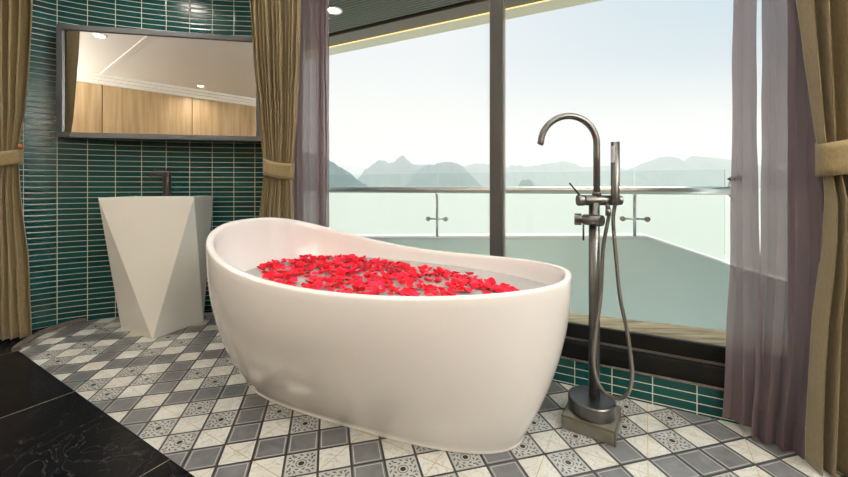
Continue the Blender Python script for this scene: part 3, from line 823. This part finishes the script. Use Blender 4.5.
tube_obj('lever', [((580.3 - CX) / F * 1.42, 1.392, zl - .016), ((580.3 - CX) / F * 1.42, 1.392, zat(240, 1.4))], .0035, M['dark_metal'], fil, 10)
# hand shower in its holder
hx = (615.2 - CX) / F * 1.395
tube_obj('holder_ring', [(x1 - .004, 1.42, zu), (x1 + .012, 1.42, zu)], .020, M['dark_metal'], fil, 24)
tube_obj('holder_cap', [(x1 + .012, 1.42, zu), (x1 + .026, 1.42, zu)], .018, M['gunmetal'], fil, 24, bevel=.002)
sh = thing('hand_shower', 'slim gunmetal stick hand shower held upright beside the arched spout', 'hand shower', (hx, 1.395, .86))
hb = Vector((hx, 1.395, zat(204, 1.395)))
tube_obj('shower_handle', [hb, hb + Vector((0, 0, .008)), (hx, 1.395, zat(196, 1.395)), (hx, 1.395, zat(142, 1.395))], .0155, M['gunmetal'], sh, 28, rs=[.009, .0150, .0155, .0155])
np_ = box_obj('nozzle_plate', (hx - .0125, 1.3865, (zat(146, 1.395) + zat(163, 1.395)) / 2), (.010, .012, .062), M['nozzle'], sh, math.radians(35), .002)
hose_px = [(614.9, 206), (615.3, 222), (618.5, 262), (622.5, 300), (626.5, 330), (630.5, 358), (631.6, 376), (628.5, 391), (621.5, 397.5), (613, 397.3), (604, 391.5), (597, 381), (593.5, 366), (593.6, 348), (596.5, 325), (600.5, 293), (605.0, 250), (607.9, 218), (608.2, 212)]
hp = [Vector(((u - CX) / F * 1.375, 1.375, zat(v, 1.375))) for u, v in hose_px]
for i in range(len(hp)): hp[i].y = 1.372 if 3 < i < 16 else 1.39
hp[0] = hb + Vector((0, 0, -.002)); hp[-1] = Vector(((608.2 - CX) / F * 1.40, 1.40, zu - .045)); hp[-2] = hp[-1] + Vector((0, -.002, -.02))
ho = thing('shower_hose', 'ribbed gunmetal hose looping down beside the filler column', 'hose', tuple(hp[-1]))
tube_obj('hose_tube', smooth_path(hp, 10), .0068, M['hose'], ho, 14)
tube_obj('hose_nut', [hp[-1] + Vector((0, 0, -.012)), hp[-1] + Vector((0, 0, .014))], .0105, M['gunmetal'], ho, 8)
tube_obj('hose_outlet', [hp[-1] + Vector((0, .0, .013)), Vector((hp[-1].x, 1.41, zu - .01))], .008, M['gunmetal'], fil, 14)

# ---------------------------------------------------------------- washbasin
zt = .838
top = [Vector((-1.915, 2.19, zt)), Vector((-1.415, 2.295, zt)), Vector((-1.505, 2.665, zt)), Vector((-2.0, 2.56, zt))]
bot = [Vector((*at(152.5, 339.7).xy, .0)), Vector((*at(203.5, 321.5).xy, .0)), Vector((-1.72, 2.66, .0)), Vector((*at(121, 328.3).xy, .0))]
wb = thing('washbasin', 'faceted white pedestal washbasin standing against the teal tile wall', 'washbasin', (-1.7, 2.43, 0))
V = top + bot  # 0-3 top (FL FR BR BL), 4-7 bottom (front, right, back, left)
Fc = [[0, 4, 1], [1, 4, 5], [1, 5, 2], [2, 5, 6], [2, 6, 3], [3, 6, 7], [3, 7, 0], [0, 7, 4], [4, 7, 6, 5]]
ins = []
cT = sum(top, Vector()) / 4
levels = [(.93, 0), (.915, -.006), (.86, -.07), (.72, -.10), (.30, -.112)]
for sc, dz in levels:
    k0 = len(V)
    for p in top: V.append(Vector((cT.x + (p.x - cT.x) * sc, cT.y + (p.y - cT.y) * sc - (.0 if sc > .9 else .01), zt + dz)))
    ins.append(k0)
prev = 0
for k0 in ins:
    for i in range(4): Fc.append([prev + i, prev + (i + 1) % 4, k0 + (i + 1) % 4, k0 + i])
    prev = k0
Fc.append([prev + i for i in range(4)])
bo = setp(mesh_obj('basin_body', V, Fc, M['ceramic']), wb)
bv = bo.modifiers.new('bevel', 'BEVEL'); bv.width = .006; bv.segments = 3; bv.limit_method = 'ANGLE'; bv.angle_limit = math.radians(12)
tube_obj('drain', [(cT.x, cT.y - .01, zt - .112), (cT.x, cT.y - .01, zt - .106)], .022, M['chrome'], wb, 20)
# deck for the tap at the back of the bowl
dkx = -1.757
box_obj('tap_deck', (dkx, 2.555, zt - .012), (.34, .13, .024), M['ceramic'], wb, math.radians(12), .004)
tp = thing('basin_tap', 'black square basin tap on the white washbasin rim', 'tap', (dkx, 2.55, zt))
tube_obj('tap_body', [(dkx, 2.55, zt), (dkx, 2.55, zat(175, 2.55) + .0)], .0235, M['dark_metal'], tp, 28, bevel=.002)
tube_obj('tap_neck', [(dkx, 2.55, zat(175, 2.55)), (dkx, 2.55, zat(172, 2.55))], .018, M['dark_metal'], tp, 20)
box_obj('tap_spout', (dkx - .02, 2.515, zat(175.3, 2.5)), (.045, .11, .020), M['dark_metal'], tp, math.radians(-28), .003)
lvr = box_obj('tap_lever', (dkx - .018, 2.52, zat(170.0, 2.52)), (.042, .085, .011), M['dark_metal'], tp, math.radians(-28), .002)

# ---------------------------------------------------------------- wall mirror
zb, ztp = 1.217, 1.938
ML, MR = ML - md * .022, MR + md * .02
mi = thing('wall_mirror', 'wide rectangular mirror in a deep grey metal frame on the teal wall', 'mirror', (*((ML + MR) / 2), zb))
LM = (MR - ML).length; fw = .034
def ms(x0, x1, o0, o1, z0, z1):
    return plan_strip(tuple(ML + md * x0), tuple(ML + md * x1), o0, o1, z0, z1)
v, f = join([ms(0, LM, 0, .055, zb, zb + fw), ms(0, LM, 0, .055, ztp - fw, ztp), ms(0, fw, 0, .055, zb + fw, ztp - fw), ms(LM - fw, LM, 0, .055, zb + fw, ztp - fw)])
setp(mesh_obj('mirror_frame', v, f, M['mirror_frame'], bevel=.002), mi)
v, f = ms(fw, LM - fw, .012, .018, zb + fw, ztp - fw)
setp(mesh_obj('mirror_glass', v, f, M['mirror']), mi)
v, f = ms(.0, LM, .055, .06, zb, ztp); setp(mesh_obj('back_panel', v, f, M['dark_metal']), mi)
for x in (.30, LM - .20):
    p = ML + md * x; 
    # depth to the wall
    dep = .06
    while dep < .5:
        q = p + mn * dep; yw = interp([(a_[0], a_[1]) for a_ in ARC], q.x)[0]
        if q.y >= yw: break
        dep += .005
    v, f = ms(x - .03, x + .03, .06, dep + .002, zb + .2, ztp - .2)
    setp(mesh_obj('wall_bracket', v, f, M['dark_metal']), mi)

# ---------------------------------------------------------------- curtains
def curtain_mesh(p0, p1, rows, nf, amp, seed, yref, nz_=70, lean=0.0, cols=18, over=.16):
    """rows: (v, left column, right column, amp factor), measured down the cloth; yref depth used for heights"""
    r = random.Random(seed); p0, p1 = Vector(p0), Vector(p1); d = (p1 - p0).normalized(); nrm = Vector((-d.y, d.x))
    ph = [r.uniform(-.35, .35) for _ in range(nf + 2)]; am = [r.uniform(.7, 1.25) for _ in range(nf + 2)]
    tab = sorted([(zat(v, yref) if v is not None else 0, on_line(l, p0, d), on_line(rr, p0, d), af) for v, l, rr, af in rows])
    z0, z1 = tab[0][0], tab[-1][0]; NC = nf * cols; V, Fc, U = [], [], []
    for j in range(nz_ + 1):
        z = z0 + (z1 - z0) * j / nz_; l, rr, af = interp(tab, z)
        for i in range(NC + 1):
            u = i / NC; x = u * nf; k = int(x); fr = x - k
            a_ = am[k] * (1 - fr) + am[min(k + 1, nf + 1)] * fr; pp = ph[k] * (1 - fr) + ph[min(k + 1, nf + 1)] * fr
            wob = .15 * (over * 6) * noise.noise((u * 7, z * 1.3, seed))
            w = 2 * PI * (x + pp + wob)
            off = amp * af * a_ * math.sin(w)
            s = l + (rr - l) * u + (rr - l) / nf * over * math.sin(2 * w) * (1 - abs(2 * u - 1) ** 6) + .004 * noise.noise((u * 3, z * 4, seed + 2))
            q = p0 + d * s + nrm * (off + lean * (1 - (z - z0) / (z1 - z0)))
            V.append((q.x, q.y, z)); U.append((u, z))
    for j in range(nz_):
        for i in range(NC): k = j * (NC + 1) + i; Fc.append([k, k + 1, k + NC + 2, k + NC + 1])
    return V, Fc, U
def band_mesh(p0, p1, l, r, vtl, vtr, vbl, vbr, yref, depth):
    """tieback wrapped round the cloth: an oval sleeve, higher at one end"""
    p0, p1 = Vector(p0), Vector(p1); d = (p1 - p0).normalized(); nrm = Vector((-d.y, d.x)); sl, sr = on_line(l, p0, d), on_line(r, p0, d)
    c, h_ = (sl + sr) / 2, (sr - sl) / 2; V, Fc = [], []; n_ = 40
    for k in range(n_):
        w = 2 * PI * k / n_; x = math.copysign(abs(math.cos(w)) ** .7, math.cos(w)); y = math.copysign(abs(math.sin(w)) ** .8, math.sin(w))
        q = p0 + d * (c + h_ * x) + nrm * (-depth * -y)
        t = (x + 1) / 2; zt_ = zat(vtl + (vtr - vtl) * t, yref) + (.015 if y > 0 else 0) * abs(y); zb_ = zat(vbl + (vbr - vbl) * t, yref) + (.015 if y > 0 else 0) * abs(y)
        sag = -.012 * (1 - x * x)
        for m_ in range(5):
            zz = zb_ + (zt_ - zb_) * m_ / 4 + sag; V.append((q.x, q.y, zz))
    for k in range(n_):
        for m_ in range(4): a_ = k * 5 + m_; b_ = ((k + 1) % n_) * 5 + m_; Fc.append([a_, b_, b_ + 1, a_ + 1])
    return V, Fc
# middle olive curtain
c = thing('olive_curtain', 'olive curtain tied back between the mirror and the window', 'curtain', (-.97, 2.46, 0))
P0, P1 = (-1.10, 2.37), (-.72, 2.29)
v, f, u = curtain_mesh(P0, P1, [(-40, 250, 304, 1.1), (0, 253, 302, 1.05), (60, 257, 300, 1), (120, 262, 297, .85), (160, 265, 293.5, .55), (178, 265, 292.5, .55), (200, 263.5, 293, .8), (222, 261, 294, 1), (320, 257, 297, 1)], 11, .034, 3, 2.33)
setp(mesh_obj('drape', v, f, M['olive'], None, True, u, solid=.002), c)
v, f = band_mesh(P0, P1, 264, 293.5, 157, 164, 173.5, 179.5, 2.33, .036); setp(mesh_obj('tieback', v, f, M['olive'], None, True, solid=.003), c)
# left olive curtain
c = thing('olive_curtain', 'olive curtain at the left edge of the teal tile wall', 'curtain', (-2.5, 2.15, 0))
P0, P1 = (-2.95, 2.02), (-2.33, 2.215)
v, f, u = curtain_mesh(P0, P1, [(-60, -75, 38, 1.1), (0, -70, 36.5, 1), (60, -62, 33, .9), (110, -50, 28, .75), (148, -32, 21, .5), (166, -32, 21, .5), (190, -38, 22, .7), (250, -50, 30, .9), (338, -58, 35, 1.05)], 10, .032, 11, 2.19)
setp(mesh_obj('drape', v, f, M['olive'], None, True, u, solid=.002), c)
v, f = band_mesh(P0, P1, -34, 22.5, 155, 149, 168, 164, 2.18, .045); setp(mesh_obj('tieback', v, f, M['olive'], None, True, solid=.003), c)
kp = Vector(((20.5 - CX) / F * 2.15, 2.15, zat(146.5, 2.15)))
V, Fc = [], []
nk = 14
for i in range(9):
    t = PI * i / 8
    for k in range(nk): V.append(kp + Vector((.014 * math.sin(t) * math.cos(2 * PI * k / nk), -.012 * math.cos(t), .014 * math.sin(t) * math.sin(2 * PI * k / nk))))
for i in range(8):
    for k in range(nk): Fc.append([i * nk + k, i * nk + (k + 1) % nk, (i + 1) * nk + (k + 1) % nk, (i + 1) * nk + k])
setp(tag(mesh_obj('tieback_knob', V, Fc, M['knob'], None, True), label='orange brown round knob'), c)
# right olive curtain
c = thing('olive_curtain', 'olive curtain tied back at the right edge beside the mauve sheers', 'curtain', (1.45, 1.12, 0))
P0, P1 = (1.255, 1.19), (1.70, .98)
v, f, u = curtain_mesh(P0, P1, [(-300, 780, 985, 1), (0, 801, 965, 1), (60, 808, 950, .95), (100, 813, 935, .85), (140, 819, 920, .6), (174, 825, 915, .55), (200, 828, 925, .8), (240, 827, 935, .9), (270, 823, 945, .95), (310, 818, 950, 1), (374, 813, 955, 1), (463, 810, 960, 1)], 11, .044, 23, 1.21, nz_=110)
setp(mesh_obj('drape', v, f, M['olive'], None, True, u, solid=.002), c)
v, f = band_mesh(P0, P1, 817, 925, 145, 120, 177, 155, 1.20, .05); setp(mesh_obj('tieback', v, f, M['olive'], None, True, solid=.003), c)
# left sheer
off = -WN * .075
P0, P1 = tuple(Vector((-.95, WIN(-.95))) + off), tuple(Vector((-.55, WIN(-.55))) + off)
c = tag(empty('sheer_curtain', (-.75, 2.3, 0)), 'gathered mauve sheer curtain at the left side of the window', 'curtain')
v, f, u = curtain_mesh(P0, P1, [(-60, 288, 324.5, 1), (0, 288, 324.5, 1), (120, 288, 325, .9), (320, 288, 325, 1)], 6, .018, 31, 2.28, over=.05)
setp(mesh_obj('drape', v, f, M['sheer'], None, True, u), c)
v, f, u = curtain_mesh(P0, P1, [(-60, 318, 329, .2), (0, 318, 329, .2), (120, 318, 329, .2), (320, 318, 329, .2)], 1, .006, 33, 2.28)
setp(tag(mesh_obj('hem', v, f, M['sheer'], None, True, u), label='single pale layer at the edge of the sheer'), c)
# right sheers
P0, P1 = (1.145, 1.405), (1.285, 1.235)
c = tag(empty('sheer_curtain', (1.16, 1.38, 0)), 'narrow translucent mauve sheer panel nearest the window glass on the right', 'curtain')
v, f, u = curtain_mesh(P0, P1, [(-250, 733.5, 757, 1), (0, 733.5, 757, 1), (150, 732, 758, 1), (250, 730, 760, 1), (330, 727.5, 764, 1), (419, 722.5, 768, 1)], 2, .010, 41, 1.40, nz_=90, over=.05)
setp(mesh_obj('drape', v, f, M['sheer'], None, True, u), c)
v, f, u = curtain_mesh((1.142, 1.402), (1.282, 1.232), [(391, 724.5, 766.5, 1), (419, 722.5, 768, 1)], 2, .010, 41, 1.40, nz_=4, over=.05)
setp(mesh_obj('hem', v, f, M['sheer'], None, True, u), c)
c = tag(empty('sheer_curtain', (1.24, 1.27, 0)), 'wide gathered mauve sheer curtain between the narrow sheer panel and the olive drape', 'curtain')
P0, P1 = (1.175, 1.345), (1.30, 1.205)
v, f, u = curtain_mesh(P0, P1, [(-300, 762, 822, 1.1), (0, 762, 820, 1), (150, 762, 822, 1), (250, 761, 824, 1), (330, 758, 822, 1), (447, 752, 806, 1.1)], 3, .020, 47, 1.295, nz_=90, over=.05)
setp(mesh_obj('drape', v, f, M['sheer'], None, True, u), c)
v, f, u = curtain_mesh((1.172, 1.342), (1.297, 1.202), [(417, 753, 808, 1.1), (447, 752, 806, 1.1)], 3, .020, 47, 1.295, nz_=4, over=.05)
setp(mesh_obj('hem', v, f, M['sheer'], None, True, u), c)

# ---------------------------------------------------------------- sea, mountains, haze
SEA = -9.0
v = [(-9000, 8, SEA), (9000, 8, SEA), (9000, 30000, SEA), (-9000, 30000, SEA)]
tag(mesh_obj('sea', v, [[0, 1, 2, 3]], M['sea']), 'calm pale green sea beyond the balcony', 'sea', kind='stuff')
def mountain(name, label, pts, D, seed, depth, cat='mountain'):
    """ridge measured as (column, row); built as a sloping body of real depth about distance D"""
    pts = sorted(pts); n_ = int((pts[-1][0] - pts[0][0]) * 1.2) + 2; V, Fc = [], []; NR = 14
    for i in range(n_ + 1):
        u = pts[0][0] + (pts[-1][0] - pts[0][0]) * i / n_; vv = interp(pts, u)[0]
        vv += 1.3 * noise.noise((u * .22, seed, 0)) + .8 * noise.noise((u * .7, seed, 4))
        z = max(zat(vv, D), SEA + 1); x = (u - CX) / F * D
        for j in range(NR + 1):
            t = j / NR * 2 - 1; h = (1 - abs(t) ** 1.6) * (1 + (.10 * noise.noise((u * .2, t * 3, seed)) if abs(t) > .05 else 0))
            V.append((x, D + t * depth + depth * .1 * noise.noise((u * .1, t * 2, seed + 9)), SEA - 3 + (z - SEA + 3) * max(h, 0)))
    for i in range(n_):
        for j in range(NR): k = i * (NR + 1) + j; Fc.append([k, k + NR + 1, k + NR + 2, k + 1])
    return tag(mesh_obj(name, V, Fc, M['rock'], None, True), label, cat, 'hazy mountains across the bay')
mountain('mountain', 'nearest steep headland sloping down at the left edge of the window', [(250, 150), (300, 150), (322, 155), (329, 160), (340, 167), (350, 173), (358, 180), (367, 186), (371, 188)], 1300, 1, 120)
mountain('mountain', 'twin-peaked mountain with a sharp summit left of the mullion', [(352, 188), (360, 177), (366, 170), (373, 164), (379, 160), (384, 161), (388, 162.5), (394, 163), (398, 157.5), (403, 155.5), (407, 159), (412, 164), (420, 165), (430, 164.5), (436, 170), (445, 188)], 2300, 2, 260)
mountain('mountain', 'broad rounded mountain directly left of the dark mullion', [(405, 188), (415, 172), (425, 165.5), (434, 164.3), (440, 163), (446, 161.5), (452, 162), (458, 164), (464, 168), (472, 176), (482, 188)], 1900, 3, 200)
mountain('mountain', 'long low ridge passing behind the dark mullion', [(440, 188), (452, 172), (463, 166.5), (471, 164.5), (478, 163.4), (489, 164), (500, 166), (507, 167), (515, 165), (522, 166), (530, 166.7), (541, 164.5), (551, 163), (562, 161.8), (570, 162), (582, 166.7), (592, 167), (603, 166), (614, 168), (626, 170), (640, 178), (655, 188)], 2900, 4, 300)
mountain('mountain', 'two-humped mountain to the right of the tub filler', [(612, 188), (622, 173), (631, 169), (644, 163.6), (654, 160), (663, 157), (671, 156), (676, 159), (682, 163), (687, 160), (692, 157), (697, 156), (703, 157), (712, 158), (720, 159.4), (731, 160), (745, 163), (775, 170), (800, 188)], 2500, 5, 280)
mountain('mountain', 'faint farthest ridge low behind the left headland', [(318, 188), (330, 170), (342, 165), (356, 167), (366, 169), (378, 168), (392, 175), (410, 188)], 5200, 6, 500)
mountain('islet', 'small steep rock islet in front of the ridge just right of the mullion', [(517.5, 188), (520, 182), (523, 179.5), (525, 180.5), (528, 178.8), (531, 180), (533, 183), (535.5, 188)], 1700, 7, 45, 'islet')
def haze():
    v, f = prism([(-7000, 650), (7000, 650), (7000, 9000), (-7000, 9000)], SEA - 2, 230)
    m = bpy.data.materials.new('sea_haze'); m.use_nodes = True; nt = m.node_tree; nt.nodes.clear()
    o = nt.nodes.new('ShaderNodeOutputMaterial'); s = nt.nodes.new('ShaderNodeVolumeScatter')
    s.inputs['Color'].default_value = (.95, .985, .975, 1); s.inputs['Density'].default_value = .00058; s.inputs['Anisotropy'].default_value = 0
    nt.links.new(s.outputs[0], o.inputs['Volume'])
    try: m.cycles.homogeneous_volume = True
    except Exception: pass
    tag(mesh_obj('haze', v, f, m), 'pale haze over the bay', 'haze', kind='stuff')
haze()
try:
    S.cycles.volume_bounces = 2
    S.cycles.transparent_max_bounces = 24
    S.cycles.max_bounces = 10
    S.cycles.sample_clamp_indirect = 6
    S.cycles.caustics_reflective = False; S.cycles.caustics_refractive = False
except Exception: pass

# ---------------------------------------------------------------- sky
w = bpy.data.worlds.new('World'); S.world = w; w.use_nodes = True; nt = w.node_tree; nt.nodes.clear()
o = nt.nodes.new('ShaderNodeOutputWorld'); bg = nt.nodes.new('ShaderNodeBackground'); L = nt.links
tc = nt.nodes.new('ShaderNodeTexCoord'); sp = nt.nodes.new('ShaderNodeSeparateXYZ'); L.new(tc.outputs['Generated'], sp.inputs[0])
rp_ = nt.nodes.new('ShaderNodeValToRGB'); cr = rp_.color_ramp
cr.elements[0].position = .0; cr.elements[0].color = (.735, .70, .66, 1)
cr.elements[1].position = 1.; cr.elements[1].color = (.66, .76, .84, 1)
for ps, cc in ((.10, (.725, .70, .675, 1)), (.28, (.665, .685, .69, 1)), (.46, (.66, .68, .695, 1)), (.6, (.80, .88, .95, 1))):
    e = cr.elements.new(ps); e.color = cc
L.new(sp.outputs[2], rp_.inputs[0]); 
mx_ = nt.nodes.new('ShaderNodeMix'); mx_.data_type = 'RGBA'; mx_.inputs[7].default_value = (.42, .54, .60, 1)
m1 = nt.nodes.new('ShaderNodeMapRange'); m1.inputs[1].default_value = .05; m1.inputs[2].default_value = .62; L.new(sp.outputs[0], m1.inputs[0])
m2 = nt.nodes.new('ShaderNodeMapRange'); m2.inputs[1].default_value = .10; m2.inputs[2].default_value = .46; L.new(sp.outputs[2], m2.inputs[0])
m3 = nt.nodes.new('ShaderNodeMath'); m3.operation = 'MULTIPLY'; L.new(m1.outputs[0], m3.inputs[0]); L.new(m2.outputs[0], m3.inputs[1])
L.new(m3.outputs[0], mx_.inputs[0]); L.new(rp_.outputs[0], mx_.inputs[6]); L.new(mx_.outputs[2], bg.inputs[0]); bg.inputs[1].default_value = 1.14
L.new(bg.outputs[0], o.inputs[0])
su = bpy.data.lights.new('sun', 'SUN'); su.energy = 2.4; su.angle = math.radians(8); su.color = (1, .95, .86)
so = bpy.data.objects.new('sun', su); C.objects.link(so); so.rotation_euler = Vector((-.25, -.30, -.92)).to_track_quat('-Z', 'Y').to_euler()

# ---------------------------------------------------------------- camera and view
cd = bpy.data.cameras.new('camera'); cd.sensor_width = 36; cd.lens = 36 * F / 848; cd.shift_y = -(238.5 - HZ) / 848; cd.clip_end = 60000; cd.clip_start = .02
co = bpy.data.objects.new('camera', cd); C.objects.link(co); co.location = (0, 0, H); co.rotation_euler = (PI / 2, 0, 0); S.camera = co
vs = S.view_settings; vs.view_transform = 'Standard'; vs.look = 'None'; vs.gamma = 1; vs.exposure = 0.27
try: vs.use_curve_mapping = False
except Exception: pass
